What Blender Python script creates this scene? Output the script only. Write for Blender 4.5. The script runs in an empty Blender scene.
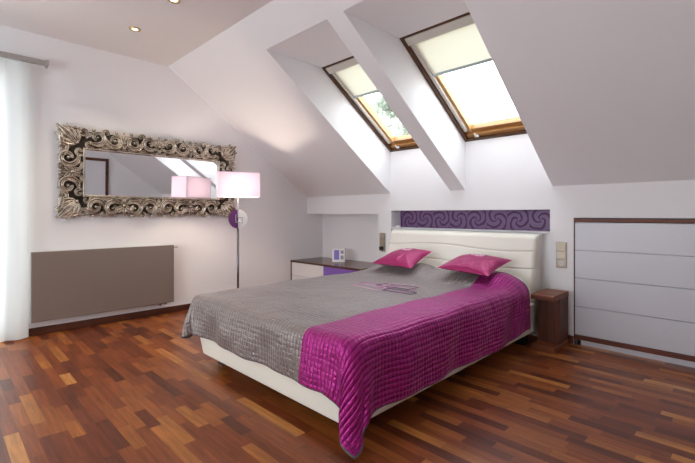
import bpy, math, random
import numpy as np
from mathutils import Vector, Matrix
from mathutils.bvhtree import BVHTree

random.seed(7)
C = bpy.context.scene.collection
PI = math.pi
S2 = math.sqrt(0.5)

# ------------------------------------------------------------------ nodes
class NT:
    """small helper to write shader maths"""
    def __init__(self, name):
        self.m = bpy.data.materials.new(name)
        self.m.use_nodes = True
        self.t = self.m.node_tree
        self.t.nodes.clear()
        self.out = self.t.nodes.new('ShaderNodeOutputMaterial')
    def n(self, kind, ins=None, **props):
        nd = self.t.nodes.new(kind)
        for k, v in props.items():
            setattr(nd, k, v)
        for k, v in (ins or {}).items():
            self.set(nd, k, v)
        return nd
    def set(self, nd, k, v):
        s = nd.inputs[k]
        if hasattr(v, 'is_output') or isinstance(v, bpy.types.NodeSocket):
            self.t.links.new(v, s)
        else:
            if isinstance(v, (tuple, list)) and len(v) == 3 and s.type == 'RGBA':
                v = (*v, 1)
            s.default_value = v
    def math(self, op, a, b=0.0, c=0.0):
        nd = self.n('ShaderNodeMath', {0: a, 1: b, 2: c}, operation=op)
        return nd.outputs[0]
    def mix(self, f, a, b, blend='MIX'):
        nd = self.n('ShaderNodeMix', data_type='RGBA', blend_type=blend)
        self.set(nd, 0, f); self.set(nd, 6, a); self.set(nd, 7, b)
        return nd.outputs[2]
    def ramp(self, f, stops, interp='LINEAR'):
        nd = self.n('ShaderNodeValToRGB', {0: f})
        cr = nd.color_ramp
        cr.interpolation = interp
        while len(cr.elements) < len(stops):
            cr.elements.new(0.5)
        for e, (p, c) in zip(cr.elements, stops):
            e.position = p
            e.color = (*c, 1)
        return nd.outputs[0]
    def noise(self, vec, scale, detail=3, rough=0.5):
        return self.n('ShaderNodeTexNoise', {'Vector': vec, 'Scale': scale, 'Detail': detail, 'Roughness': rough}).outputs[0]
    def bump(self, h, strength, dist):
        return self.n('ShaderNodeBump', {'Height': h, 'Strength': strength, 'Distance': dist}).outputs[0]
    def bsdf(self, **kw):
        nd = self.n('ShaderNodeBsdfPrincipled')
        for k, v in kw.items():
            self.set(nd, k.replace('_', ' '), v)
        return nd
    def fin(self, sock):
        self.t.links.new(sock, self.out.inputs[0])
        return self.m

def srgb(r, g, b):
    f = lambda c: (c/255/12.92) if c/255 <= 0.04045 else ((c/255+0.055)/1.055)**2.4
    return (f(r), f(g), f(b))

def simple(name, col, rough=0.5, metal=0.0, var=0.06, scale=6, bump=0.0, **kw):
    g = NT(name)
    tc = g.n('ShaderNodeTexCoord').outputs['Object']
    nz = g.noise(tc, scale, 3)
    dark = tuple(c*(1-var) for c in col); lite = tuple(min(1, c*(1+var)) for c in col)
    base = g.mix(nz, dark, lite)
    a = dict(Base_Color=base, Roughness=rough, Metallic=metal)
    a.update(kw)
    p = g.bsdf(**a)
    if bump:
        g.set(p, 'Normal', g.bump(g.noise(tc, 60, 4), 0.3, bump))
    return g.fin(p.outputs[0])

M = {}
M['wall'] = simple('wall_paint', (0.835, 0.83, 0.84), 0.75, var=0.015, scale=2, bump=0.0006)
M['ceil'] = simple('ceiling_paint', (0.78, 0.75, 0.74), 0.8, var=0.015, scale=2, bump=0.0006)
M['white_lacquer'] = simple('white_lacquer', (0.76, 0.76, 0.79), 0.28, var=0.01)
M['cream_lacquer'] = simple('cream_lacquer', (0.72, 0.69, 0.68), 0.25, var=0.01)
M['purple_lacquer'] = simple('purple_lacquer', (0.20, 0.10, 0.42), 0.25, var=0.02)
M['chest_white'] = simple('chest_lacquer', (0.60, 0.60, 0.645), 0.3, var=0.01)
M['white_pvc'] = simple('white_pvc', (0.8, 0.8, 0.8), 0.35, var=0.01)
M['taupe_metal'] = simple('taupe_enamel', srgb(136, 124, 116), 0.35, 0.25, var=0.02)
M['grey_metal'] = simple('grey_metal', (0.42, 0.41, 0.39), 0.35, 0.6, var=0.03)
M['chrome'] = simple('chrome', (0.62, 0.6, 0.6), 0.12, 1.0, var=0.02)
M['dark_chrome'] = simple('dark_chrome', (0.20, 0.19, 0.20), 0.2, 0.9, var=0.02)
M['black'] = simple('black_plastic', (0.02, 0.02, 0.02), 0.45)
M['champagne'] = simple('champagne_plastic', srgb(160, 148, 132), 0.35, 0.45, var=0.02)
M['white_plastic'] = simple('white_plastic', (0.8, 0.8, 0.78), 0.4, var=0.01)
M['leather'] = simple('cream_leather', (0.80, 0.775, 0.69), 0.42, var=0.02, scale=4, bump=0.0012)
M['stitch'] = simple('seam_thread', (0.50, 0.45, 0.38), 0.7)
M['mattress'] = simple('mattress_fabric', (0.75, 0.73, 0.7), 0.85)
M['blind'] = simple('blind_fabric', srgb(232, 234, 218), 0.85, var=0.01)
M['blind_rail'] = simple('blind_aluminium', srgb(172, 186, 186), 0.4, 0.3, var=0.01)
M['blind_side'] = simple('blind_channel', srgb(205, 200, 190), 0.5, 0.1, var=0.01)
M['brass'] = simple('brass_ring', (0.75, 0.55, 0.28), 0.2, 1.0)
M['disc_purple'] = simple('purple_glass', srgb(92, 38, 98), 0.2)
M['disc_white'] = simple('white_glass', (0.82, 0.84, 0.82), 0.2)
M['pic_purple'] = simple('lilac_print', srgb(122, 108, 190), 0.4, var=0.35, scale=40)
M['pic_grey'] = simple('grey_print', srgb(150, 140, 165), 0.4, var=0.3, scale=60)
M['emb_pink'] = simple('pink_thread', srgb(236, 190, 214), 0.6)
M['emb_lilac'] = simple('lilac_thread', srgb(196, 150, 190), 0.6)
M['emb_dark'] = simple('plum_thread', srgb(104, 74, 100), 0.6)
M['binding'] = simple('charcoal_binding', srgb(84, 76, 78), 0.6, var=0.1, scale=40)

def wood(name, c1, c2, axis=0, rough=0.35, freq=1.0):
    g = NT(name)
    tc = g.n('ShaderNodeTexCoord').outputs['Object']
    sc = [24*freq]*3; sc[axis] = 1.3
    mp = g.n('ShaderNodeMapping', {'Vector': tc, 'Scale': tuple(sc)}).outputs[0]
    nz = g.noise(mp, 1.0, 5, 0.6)
    nz2 = g.noise(mp, 5.0, 3, 0.6)
    f = g.math('ADD', g.math('MULTIPLY', nz, 0.75), g.math('MULTIPLY', nz2, 0.25))
    f = g.n('ShaderNodeMapRange', {0: f, 1: 0.33, 2: 0.67}).outputs[0]
    col = g.mix(f, c1, c2)
    p = g.bsdf(Base_Color=col, Roughness=rough)
    g.set(p, 'Normal', g.bump(nz2, 0.15, 0.001))
    return g.fin(p.outputs[0])
M['walnut'] = wood('walnut', srgb(78, 34, 18), srgb(146, 80, 42), 0, 0.45)
M['walnut_dark'] = wood('walnut_dark', srgb(54, 28, 22), srgb(102, 58, 42), 0, 0.22)
M['walnut_v'] = wood('walnut_upright', srgb(48, 22, 14), srgb(116, 60, 36), 2, 0.5, freq=1.8)
M['darkwood'] = wood('dark_wood', srgb(54, 28, 18), srgb(100, 52, 30), 1, 0.45)
M['darkwood_x'] = wood('dark_wood_trim', srgb(70, 28, 14), srgb(122, 54, 26), 0, 0.5)
M['brown_frame'] = wood('window_stained_wood', srgb(132, 88, 42), srgb(180, 128, 70), 0, 0.4)
M['brown_frame_d'] = wood('window_dark_wood', srgb(58, 34, 18), srgb(96, 60, 32), 1, 0.4)
M['pine'] = wood('window_pine', srgb(170, 122, 66), srgb(212, 172, 118), 1, 0.4)
M['bark'] = simple('bark', (0.25, 0.2, 0.15), 0.9, var=0.4)

def floor_mat():
    g = NT('parquet')
    pos = g.n('ShaderNodeNewGeometry').outputs['Position']
    sp = g.n('ShaderNodeSeparateXYZ', {0: pos})
    x, y = sp.outputs[0], sp.outputs[1]
    W = 0.060
    yr = g.math('DIVIDE', y, W)
    row = g.math('FLOOR', yr)
    wn = g.n('ShaderNodeTexWhiteNoise', {'W': row}, noise_dimensions='1D').outputs[0]
    xs = g.math('ADD', g.math('DIVIDE', x, 0.33), g.math('MULTIPLY', wn, 17.0))
    # uneven block lengths: warp the running coordinate a little per row
    ww = g.n('ShaderNodeTexNoise', {'W': g.math('ADD', g.math('MULTIPLY', xs, 0.55), g.math('MULTIPLY', row, 7.3)), 'Scale': 1.0, 'Detail': 0}, noise_dimensions='1D').outputs[0]
    xs = g.math('ADD', xs, g.math('MULTIPLY', ww, 1.4))
    col = g.math('FLOOR', xs)
    idv = g.n('ShaderNodeCombineXYZ', {0: row, 1: col, 2: 0.0}).outputs[0]
    r1 = g.n('ShaderNodeTexWhiteNoise', {'Vector': idv}, noise_dimensions='3D')
    rv = r1.outputs[0]
    base = g.ramp(rv, [(0.0, srgb(88, 42, 24)), (0.14, srgb(104, 49, 26)), (0.34, srgb(120, 60, 29)), (0.56, srgb(134, 70, 33)),
                       (0.78, srgb(148, 84, 38)), (0.93, srgb(160, 98, 46)), (0.985, srgb(176, 116, 58)), (1.0, srgb(194, 140, 78))])
    # grain running along the strips
    off = g.n('ShaderNodeVectorMath', {0: r1.outputs[1], 1: (37.0, 23.0, 5.0)}, operation='MULTIPLY').outputs[0]
    gp = g.n('ShaderNodeVectorMath', {0: pos, 1: off}, operation='ADD').outputs[0]
    mp = g.n('ShaderNodeMapping', {'Vector': gp, 'Scale': (3.0, 46.0, 1.0)}).outputs[0]
    gr = g.noise(mp, 1.0, 5, 0.65)
    mp2 = g.n('ShaderNodeMapping', {'Vector': gp, 'Scale': (9.0, 190.0, 1.0)}).outputs[0]
    gr2 = g.noise(mp2, 1.0, 3, 0.6)
    k = g.math('ADD', g.math('MULTIPLY', gr, 0.9), g.math('MULTIPLY', gr2, 0.35))
    k = g.n('ShaderNodeMapRange', {0: k, 1: 0.35, 2: 0.9, 3: 0.48, 4: 1.5}).outputs[0]
    kc = g.n('ShaderNodeCombineXYZ', {0: k, 1: k, 2: k}).outputs[0]
    colr = g.mix(1.0, base, kc, 'MULTIPLY')
    # joints
    fy = g.math('ABSOLUTE', g.math('SUBTRACT', g.math('FRACT', yr), 0.5))
    fx = g.math('ABSOLUTE', g.math('SUBTRACT', g.math('FRACT', xs), 0.5))
    j = g.math('MAXIMUM', g.math('GREATER_THAN', fy, 0.488), g.math('GREATER_THAN', fx, 0.4975))
    colr = g.mix(g.math('MULTIPLY', j, 0.45), colr, srgb(40, 20, 14))
    p = g.bsdf(Base_Color=colr, Roughness=g.math('ADD', 0.24, g.math('MULTIPLY', gr2, 0.14)))
    g.set(p, 'Normal', g.bump(g.math('SUBTRACT', g.math('MULTIPLY', gr2, 0.25), j), 0.12, 0.001))
    g.set(p, 'Specular IOR Level', 0.36)
    return g.fin(p.outputs[0])
M['floor'] = floor_mat()

def quilt_mat():
    g = NT('quilted_satin')
    uv = g.n('ShaderNodeUVMap').outputs[0]
    sp = g.n('ShaderNodeSeparateXYZ', {0: uv})
    u, v = sp.outputs[0], sp.outputs[1]
    # crinkle so that the stitched rows are not perfectly straight
    wob = g.noise(uv, 9.0, 3, 0.6)
    wu = g.math('ADD', u, g.math('MULTIPLY', g.math('SUBTRACT', wob, 0.5), 0.012))
    wv = g.math('ADD', v, g.math('MULTIPLY', g.math('SUBTRACT', g.noise(g.n('ShaderNodeVectorMath', {0: uv, 1: (3.1, 7.7, 0)}, operation='ADD').outputs[0], 9.0, 3, 0.6), 0.5), 0.012))
    CELL = 0.026
    su = g.math('ABSOLUTE', g.math('SINE', g.math('MULTIPLY', wu, PI/CELL)))
    sv = g.math('ABSOLUTE', g.math('SINE', g.math('MULTIPLY', wv, PI/CELL)))
    hu = g.math('POWER', su, 0.5)
    hv = g.math('POWER', sv, 0.5)
    rows = g.math('MULTIPLY', hu, g.math('ADD', 0.55, g.math('MULTIPLY', hv, 0.45)))
    fine = g.noise(uv, 130.0, 3, 0.6)
    st_ = g.n('ShaderNodeMapping', {'Vector': uv, 'Scale': (14, 60, 1)}).outputs[0]
    h = g.math('ADD', rows, g.math('ADD', g.math('MULTIPLY', fine, 0.25), g.math('MULTIPLY', g.noise(st_, 1.0, 2, 0.5), 0.5)))
    big = g.noise(uv, 7.0, 3, 0.55)
    SPL = 1.395+0.055
    isp = g.math('GREATER_THAN', g.math('ADD', u, g.math('MULTIPLY', g.math('SUBTRACT', g.noise(uv, 2.0, 1), 0.5), 0.02)), SPL)
    nz = g.noise(uv, 45.0, 4, 0.7)
    grey = g.mix(nz, srgb(112, 103, 101), srgb(160, 150, 147))
    pur = g.mix(nz, srgb(138, 14, 102), srgb(184, 42, 142))
    col = g.mix(isp, grey, pur)
    met = g.math('ADD', 0.55, g.math('MULTIPLY', isp, 0.0))
    p = g.bsdf(Base_Color=col, Roughness=0.36, Metallic=met)
    g.set(p, 'Sheen Weight', g.math('SUBTRACT', 0.3, g.math('MULTIPLY', isp, 0.18)))
    g.set(p, 'Sheen Roughness', 0.4)
    g.set(p, 'Sheen Tint', g.mix(isp, (0.9, 0.9, 0.95), (1.0, 0.55, 0.9)))
    b2 = g.bump(big, 0.5, 0.05)
    b1 = g.n('ShaderNodeBump', {'Height': h, 'Strength': 1.0, 'Distance': 0.0055, 'Normal': b2}).outputs[0]
    g.set(p, 'Normal', b1)
    return g.fin(p.outputs[0])
M['quilt'] = quilt_mat()

def cushion_mat():
    g = NT('magenta_satin')
    tc = g.n('ShaderNodeTexCoord').outputs['Object']
    mp = g.n('ShaderNodeMapping', {'Vector': tc, 'Scale': (6, 60, 10)}).outputs[0]
    nz = g.noise(mp, 1.0, 4, 0.6)
    rib = g.math('ABSOLUTE', g.math('SINE', g.math('MULTIPLY', g.n('ShaderNodeSeparateXYZ', {0: tc}).outputs[1], 150.0)))
    col = g.mix(nz, srgb(138, 8, 78), srgb(178, 34, 110))
    p = g.bsdf(Base_Color=col, Roughness=0.42, Metallic=0.25)
    g.set(p, 'Sheen Weight', 0.08); g.set(p, 'Sheen Tint', (1.0, 0.6, 0.85))
    w = g.noise(tc, 14, 3)
    g.set(p, 'Normal', g.bump(g.math('ADD', g.math('MULTIPLY', rib, 0.35), g.math('ADD', nz, g.math('MULTIPLY', w, 3.0))), 0.7, 0.005))
    return g.fin(p.outputs[0])
M['cushion'] = cushion_mat()

def silver_mat(name, a, b, rough, metal):
    g = NT(name)
    tc = g.n('ShaderNodeTexCoord').outputs['Object']
    nz = g.noise(tc, 14, 3, 0.5)
    nz = g.n('ShaderNodeMapRange', {0: nz, 1: 0.38, 2: 0.62}).outputs[0]
    p = g.bsdf(Base_Color=g.mix(nz, a, b), Roughness=rough, Metallic=metal)
    return g.fin(p.outputs[0])
M['silver'] = silver_mat('antique_silver', srgb(170, 160, 146), srgb(210, 202, 188), 0.26, 0.88)
M['patina'] = silver_mat('dark_patina', srgb(40, 34, 30), srgb(72, 62, 54), 0.5, 0.6)

def mirror_mat():
    g = NT('mirror_silvering')
    return g.fin(g.bsdf(Base_Color=(0.86, 0.87, 0.88), Roughness=0.01, Metallic=1.0).outputs[0])
M['mirror'] = mirror_mat()

def glass_mat():
    g = NT('window_glass')
    fc = g.n('ShaderNodeLayerWeight', {'Blend': 0.5}).outputs['Facing']
    fr = g.math('ADD', 0.03, g.math('MULTIPLY', g.math('POWER', fc, 5.0), 0.6))
    tr = g.n('ShaderNodeBsdfTransparent', {0: (0.97, 0.98, 0.98, 1)}).outputs[0]
    gl = g.n('ShaderNodeBsdfGlossy', {'Roughness': 0.02}).outputs[0]
    mx = g.n('ShaderNodeMixShader', {0: fr, 1: tr, 2: gl}).outputs[0]
    return g.fin(mx)
M['glass'] = glass_mat()

def sheer_mat(name, col, t_transp, t_transl):
    g = NT(name)
    d = g.n('ShaderNodeBsdfDiffuse', {0: (*col, 1)}).outputs[0]
    l = g.n('ShaderNodeBsdfTranslucent', {0: (*col, 1)}).outputs[0]
    t = g.n('ShaderNodeBsdfTransparent').outputs[0]
    a = g.n('ShaderNodeMixShader', {0: t_transl, 1: d, 2: l}).outputs[0]
    b = g.n('ShaderNodeMixShader', {0: t_transp, 1: a, 2: t}).outputs[0]
    return g.fin(b)
M['sheer'] = sheer_mat('sheer_curtain', (0.80, 0.83, 0.82), 0.05, 0.32)
M['shade'] = sheer_mat('lamp_shade_fabric', (0.82, 0.76, 0.83), 0.0, 0.34)
M['shade_trim'] = simple('shade_trim', srgb(196, 170, 200), 0.7)
M['blind'] = sheer_mat('blind_fabric', (0.86, 0.86, 0.78), 0.0, 0.30)
M['leaf'] = sheer_mat('birch_leaf', (0.27, 0.31, 0.25), 0.0, 0.4)

def emit(name, col, s):
    g = NT(name)
    return g.fin(g.n('ShaderNodeEmission', {0: (*col, 1), 1: s}).outputs[0])
M['downlight'] = emit('downlight_glow', (1.0, 0.86, 0.62), 2.4)
M['bulb'] = emit('bulb_glow', (1.0, 0.84, 0.69), 260.0)

def damask_mat():
    """plum wallpaper: rows of interlocking paisley spirals"""
    g = NT('damask_wallpaper')
    pos = g.n('ShaderNodeNewGeometry').outputs['Position']
    sp = g.n('ShaderNodeSeparateXYZ', {0: pos})
    nz = g.noise(pos, 14, 2)
    def spiral(ox, oz, hand, period=0.43):
        px = g.math('SUBTRACT', g.math('MODULO', g.math('ADD', sp.outputs[0], ox), period), period/2)
        pz = g.math('SUBTRACT', sp.outputs[2], oz)
        r = g.math('SQRT', g.math('ADD', g.math('MULTIPLY', px, px), g.math('MULTIPLY', pz, pz)))
        a = g.math('ARCTAN2', pz, px)
        ph = g.math('ADD', g.math('MULTIPLY', a, 3.0*hand), g.math('ADD', g.math('MULTIPLY', r, 95.0), g.math('MULTIPLY', nz, 4.0)))
        return g.math('ADD', g.math('MULTIPLY', g.math('SINE', ph), 0.75), g.math('MULTIPLY', g.math('SINE', g.math('ADD', g.math('MULTIPLY', ph, 2.0), 1.0)), 0.55)), r
    s1, r1 = spiral(0.02, 1.05, 1)
    s2, r2 = spiral(0.235, 1.035, -1)
    pick = g.math('LESS_THAN', r1, r2)
    s = g.math('ADD', g.math('MULTIPLY', pick, s1), g.math('MULTIPLY', g.math('SUBTRACT', 1.0, pick), s2))
    f = g.n('ShaderNodeMapRange', {0: s, 1: -0.15, 2: 0.3}).outputs[0]
    col = g.mix(f, srgb(82, 42, 86), srgb(122, 92, 136))
    p = g.bsdf(Base_Color=col, Roughness=g.math('SUBTRACT', 0.6, g.math('MULTIPLY', f, 0.2)))
    g.set(p, 'Normal', g.bump(f, 0.2, 0.001))
    return g.fin(p.outputs[0])
M['damask'] = damask_mat()

# ------------------------------------------------------------------ mesh helpers
class MB:
    def __init__(self):
        self.v = []; self.f = []
    def add(self, vs, fs):
        o = len(self.v)
        self.v += [tuple(p) for p in vs]
        self.f += [tuple(i+o for i in q) for q in fs]
        return self
    def box(self, x0, x1, y0, y1, z0, z1, T=None):
        vs = [(x, y, z) for x in (x0, x1) for y in (y0, y1) for z in (z0, z1)]
        if T: vs = [T(p) for p in vs]
        return self.add(vs, [(0, 1, 3, 2), (4, 6, 7, 5), (0, 4, 5, 1), (2, 3, 7, 6), (0, 2, 6, 4), (1, 5, 7, 3)])
    def prism(self, prof, x0, x1):
        """polygon in (y,z) extruded along x"""
        n = len(prof)
        vs = [(x0, y, z) for y, z in prof] + [(x1, y, z) for y, z in prof]
        fs = [tuple(range(n)), tuple(range(2*n-1, n-1, -1))]
        fs += [(i, (i+1) % n, n+(i+1) % n, n+i) for i in range(n)]
        return self.add(vs, fs)
    def tube(self, pts, r, seg=10, cap=True):
        pts = [Vector(p) for p in pts]
        rs = r if isinstance(r, (list, tuple)) else [r]*len(pts)
        o = len(self.v); up = Vector((0, 0, 1)); prev = None
        for i, p in enumerate(pts):
            d = (pts[min(i+1, len(pts)-1)] - pts[max(i-1, 0)]).normalized()
            if prev is None:
                a = d.cross(up)
                if a.length < 1e-3: a = d.cross(Vector((1, 0, 0)))
            else:
                a = prev - d*prev.dot(d)
            a.normalize(); prev = a
            b = d.cross(a)
            for k in range(seg):
                t = 2*PI*k/seg
                self.v.append(tuple(p + (a*math.cos(t) + b*math.sin(t))*rs[i]))
        for i in range(len(pts)-1):
            for k in range(seg):
                k2 = (k+1) % seg
                self.f.append((o+i*seg+k, o+i*seg+k2, o+(i+1)*seg+k2, o+(i+1)*seg+k))
        if cap:
            self.f.append(tuple(o+k for k in range(seg))[::-1])
            self.f.append(tuple(o+(len(pts)-1)*seg+k for k in range(seg)))
        return self
    def lathe(self, prof, seg=32, c=(0, 0, 0)):
        """profile (r,z) turned about z"""
        o = len(self.v)
        for r, z in prof:
            for k in range(seg):
                t = 2*PI*k/seg
                self.v.append((c[0]+r*math.cos(t), c[1]+r*math.sin(t), c[2]+z))
        for i in range(len(prof)-1):
            for k in range(seg):
                k2 = (k+1) % seg
                self.f.append((o+i*seg+k, o+i*seg+k2, o+(i+1)*seg+k2, o+(i+1)*seg+k))
        self.f.append(tuple(o+k for k in range(seg))[::-1])
        self.f.append(tuple(o+(len(prof)-1)*seg+k for k in range(seg)))
        return self
    def build(self, name, mat, parent=None, bevel=0.0, smooth=False, seg=2, recalc=True):
        me = bpy.data.meshes.new(name)
        me.from_pydata(self.v, [], self.f)
        if recalc:
            import bmesh
            bm = bmesh.new(); bm.from_mesh(me)
            bmesh.ops.recalc_face_normals(bm, faces=bm.faces)
            bm.to_mesh(me); bm.free()
        me.materials.append(M[mat] if isinstance(mat, str) else mat)
        if smooth:
            for p in me.polygons: p.use_smooth = True
        o = bpy.data.objects.new(name, me); C.objects.link(o)
        if bevel:
            b = o.modifiers.new('bevel', 'BEVEL'); b.width = bevel; b.segments = seg
            b.limit_method = 'ANGLE'; b.angle_limit = math.radians(40)
            for p in me.polygons: p.use_smooth = True
            w = o.modifiers.new('wn', 'WEIGHTED_NORMAL'); w.keep_sharp = True
        if parent:
            o.parent = parent
        return o

def thing(name, label, cat, loc=(0, 0, 0), rot=(0, 0, 0), group=None):
    o = bpy.data.objects.new(name, None); C.objects.link(o)
    o.empty_display_size = 0.1
    o.location = loc; o.rotation_euler = rot
    o['label'] = label; o['category'] = cat
    if group: o['group'] = group
    return o
def tag(o, label, cat, group=None):
    o['label'] = label; o['category'] = cat
    if group: o['group'] = group
    return o
def struct(o, label=None):
    o['kind'] = 'structure'
    if label: o['label'] = label
    return o
def sempty(name, label):
    o = bpy.data.objects.new(name, None); C.objects.link(o); o.empty_display_size = 0.1
    return struct(o, label)
def local(o, x, y, z):
    return (x-o.location[0], y-o.location[1], z-o.location[2])

# ------------------------------------------------------------------ shell
BY = 3.83            # knee wall plane
KZ = 1.3435          # its height
H = 2.74
SY = 1.835           # where the slope starts
XR = 5.5
YF = -2.6
W1 = (1.55, 2.355)   # roof window wells (x ranges)
W2 = (2.53, 3.37)
WT = (2.085, 2.565)  # top edge of the wells in the slope (y,z)
RT = (2.74, 2.565)   # top of the roof window
RB = (3.83, 1.835)   # bottom of the roof window
struct(MB().box(-0.2, XR+0.2, YF-0.2, 4.3, -0.12, 0).build('floor', 'floor'), 'reddish brown strip parquet floor')
struct(MB().box(-0.2, XR+0.2, YF-0.2, SY, H, H+0.2).build('ceiling', 'ceil'), 'flat white ceiling')

strip = [(SY, H), (BY, KZ), (4.25, KZ), (4.25, 1.553), (2.4, 2.793), (2.3, H+0.2), (SY, H+0.2)]
topb = [(SY, H), WT, RT, (2.5, 2.80), (2.3, H+0.2), (SY, H+0.2)]
for nm, parts in (('wall_slope', None),):
    mb = MB()
    mb.prism(strip, -0.2, W1[0]).prism(strip, W1[1], W2[0]).prism(strip, W2[1], XR+0.2)
    mb.prism(topb, *W1).prism(topb, *W2)
    struct(mb.build(nm, 'wall', recalc=True), 'white sloping roof side of the room with two window wells')
bk = MB()
D = 4.25
bk.box(-0.2, 1.36, BY, D, 1.10, KZ).box(-0.2, 1.36, 4.13, D, 0, 1.10)
bk.box(1.36, 1.56, BY, D, 0, KZ)
bk.box(1.56, 3.35, BY+0.016, D, 0, 0.93).box(1.56, 3.35, BY, D, 1.14, KZ).box(1.56, 3.35, 4.02, D, 0.93, 1.14)
bk.box(3.35, 3.54, BY, D, 0, KZ)
bk.box(3.54, 5.08, BY, D, 1.069, KZ).box(3.54, 5.08, 4.2, D, 0, 1.069)
bk.box(5.08, XR+0.2, BY, D, 0, KZ)
sill = [(BY, KZ), (RB[0], RB[1]), (4.25, 1.553), (4.25, KZ)]
bk.prism(sill, *W1).prism(sill, *W2)
struct(bk.build('wall_back', 'wall'), 'low white wall behind the bed with recesses')
struct(MB().box(1.56, 3.348, BY-0.006, 4.02, 0.930, 0.942).build('trim_1', 'white_lacquer', bevel=0.002), 'white ledge under the wallpapered niche')
pl = MB().box(1.561, 3.349, 4.012, 4.0201, 0.942, 1.14).build('wallpaper_panel', 'damask')
tag(pl, 'plum wallpaper strip with swirling pattern lining the niche above the headboard', 'wallpaper')

# left wall with the balcony window hole
WL = (-1.45, 0.42, 0.06, 2.32)
lw = MB()
lw.box(-0.2, 0, YF-0.2, WL[0], 0, H+0.1).box(-0.2, 0, WL[1], 4.25, 0, H+0.1)
lw.box(-0.2, 0, WL[0], WL[1], 0, WL[2]).box(-0.2, 0, WL[0], WL[1], WL[3], H+0.1)
struct(lw.build('wall_left', 'wall'), 'white gable wall carrying the mirror and radiator')
struct(MB().box(XR, XR+0.2, YF-0.2, 4.25, 0, H+0.1).build('wall_right', 'wall'), 'white gable wall opposite the mirror')
WF = (1.4, 3.9, 0.2, 2.3)  # opening for an unseen window, added to brighten the room
fw = MB()
fw.box(0, WF[0], YF-0.2, YF, 0, H).box(WF[1], XR, YF-0.2, YF, 0, H)
fw.box(WF[0], WF[1], YF-0.2, YF, 0, WF[2]).box(WF[0], WF[1], YF-0.2, YF, WF[3], H)
struct(fw.build('wall_front', 'wall'), 'white wall behind the camera')
struct(MB().box(0, 0.014, 0.42, 3.5, 0, 0.068).build('baseboard_left', 'darkwood', bevel=0.003), 'dark wood baseboard under the radiator')
struct(MB().box(3.351, 3.539, BY-0.012, BY, 0, 0.068).build('baseboard_back', 'darkwood_x', bevel=0.002), 'short dark wood baseboard beside the bedside table')

def framed(name, label, axis, c0, a0, a1, z0, z1, mull, inward):
    """vertical window: frame at plane c0, spanning a0..a1 and z0..z1"""
    root = sempty(name, label)
    def T(p):
        a, c, z = p
        return (c, a, z) if axis == 'x' else (a, c, z)
    t = 0.07
    fr = MB()
    c1, c2 = sorted((c0, c0+inward*0.07))
    fr.box(a0, a1, c1, c2, z0, z0+t, T).box(a0, a1, c1, c2, z1-t, z1, T)
    for a in [a0] + mull + [a1-t]:
        fr.box(a, a+t, c1, c2, z0+t, z1-t, T)
    fr.build('window_frame', 'white_pvc', root, bevel=0.004)
    MB().box(a0+t*0.5, a1-t*0.5, c0+inward*0.03, c0+inward*0.036, z0+t*0.5, z1-t*0.5, T).build('glass_pane', 'glass', root)
    return root
framed('window_1', 'white framed balcony window behind the sheer curtain', 'x', -0.15, WL[0], WL[1], WL[2], WL[3], [-0.55], 1)
framed('window_added', 'unseen white framed window added in the front wall to let in daylight', 'y', YF-0.15, WF[0], WF[1], WF[2], WF[3], [2.66], 1)  # invented window behind the camera, lets extra daylight in

# door on the right wall (seen in the mirror)
dr = sempty('door_1', 'white door with dark frame reflected in the mirror')
d = MB(); d.box(XR-0.03, XR, 1.74, 1.80, 0, 2.06).box(XR-0.03, XR, 2.62, 2.68, 0, 2.06).box(XR-0.03, XR, 1.80, 2.62, 2.0, 2.06)
d.build('door_frame', 'darkwood', dr, bevel=0.003)
MB().box(XR-0.02, XR, 1.80, 2.62, 0.004, 2.0).build('door_leaf', 'white_lacquer', dr, bevel=0.002)
hd = MB(); hd.tube([(XR-0.02, 1.87, 1.02), (XR-0.07, 1.87, 1.02), (XR-0.07, 1.99, 1.02)], 0.009)
hd.build('door_handle', 'chrome', dr, smooth=True)

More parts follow.
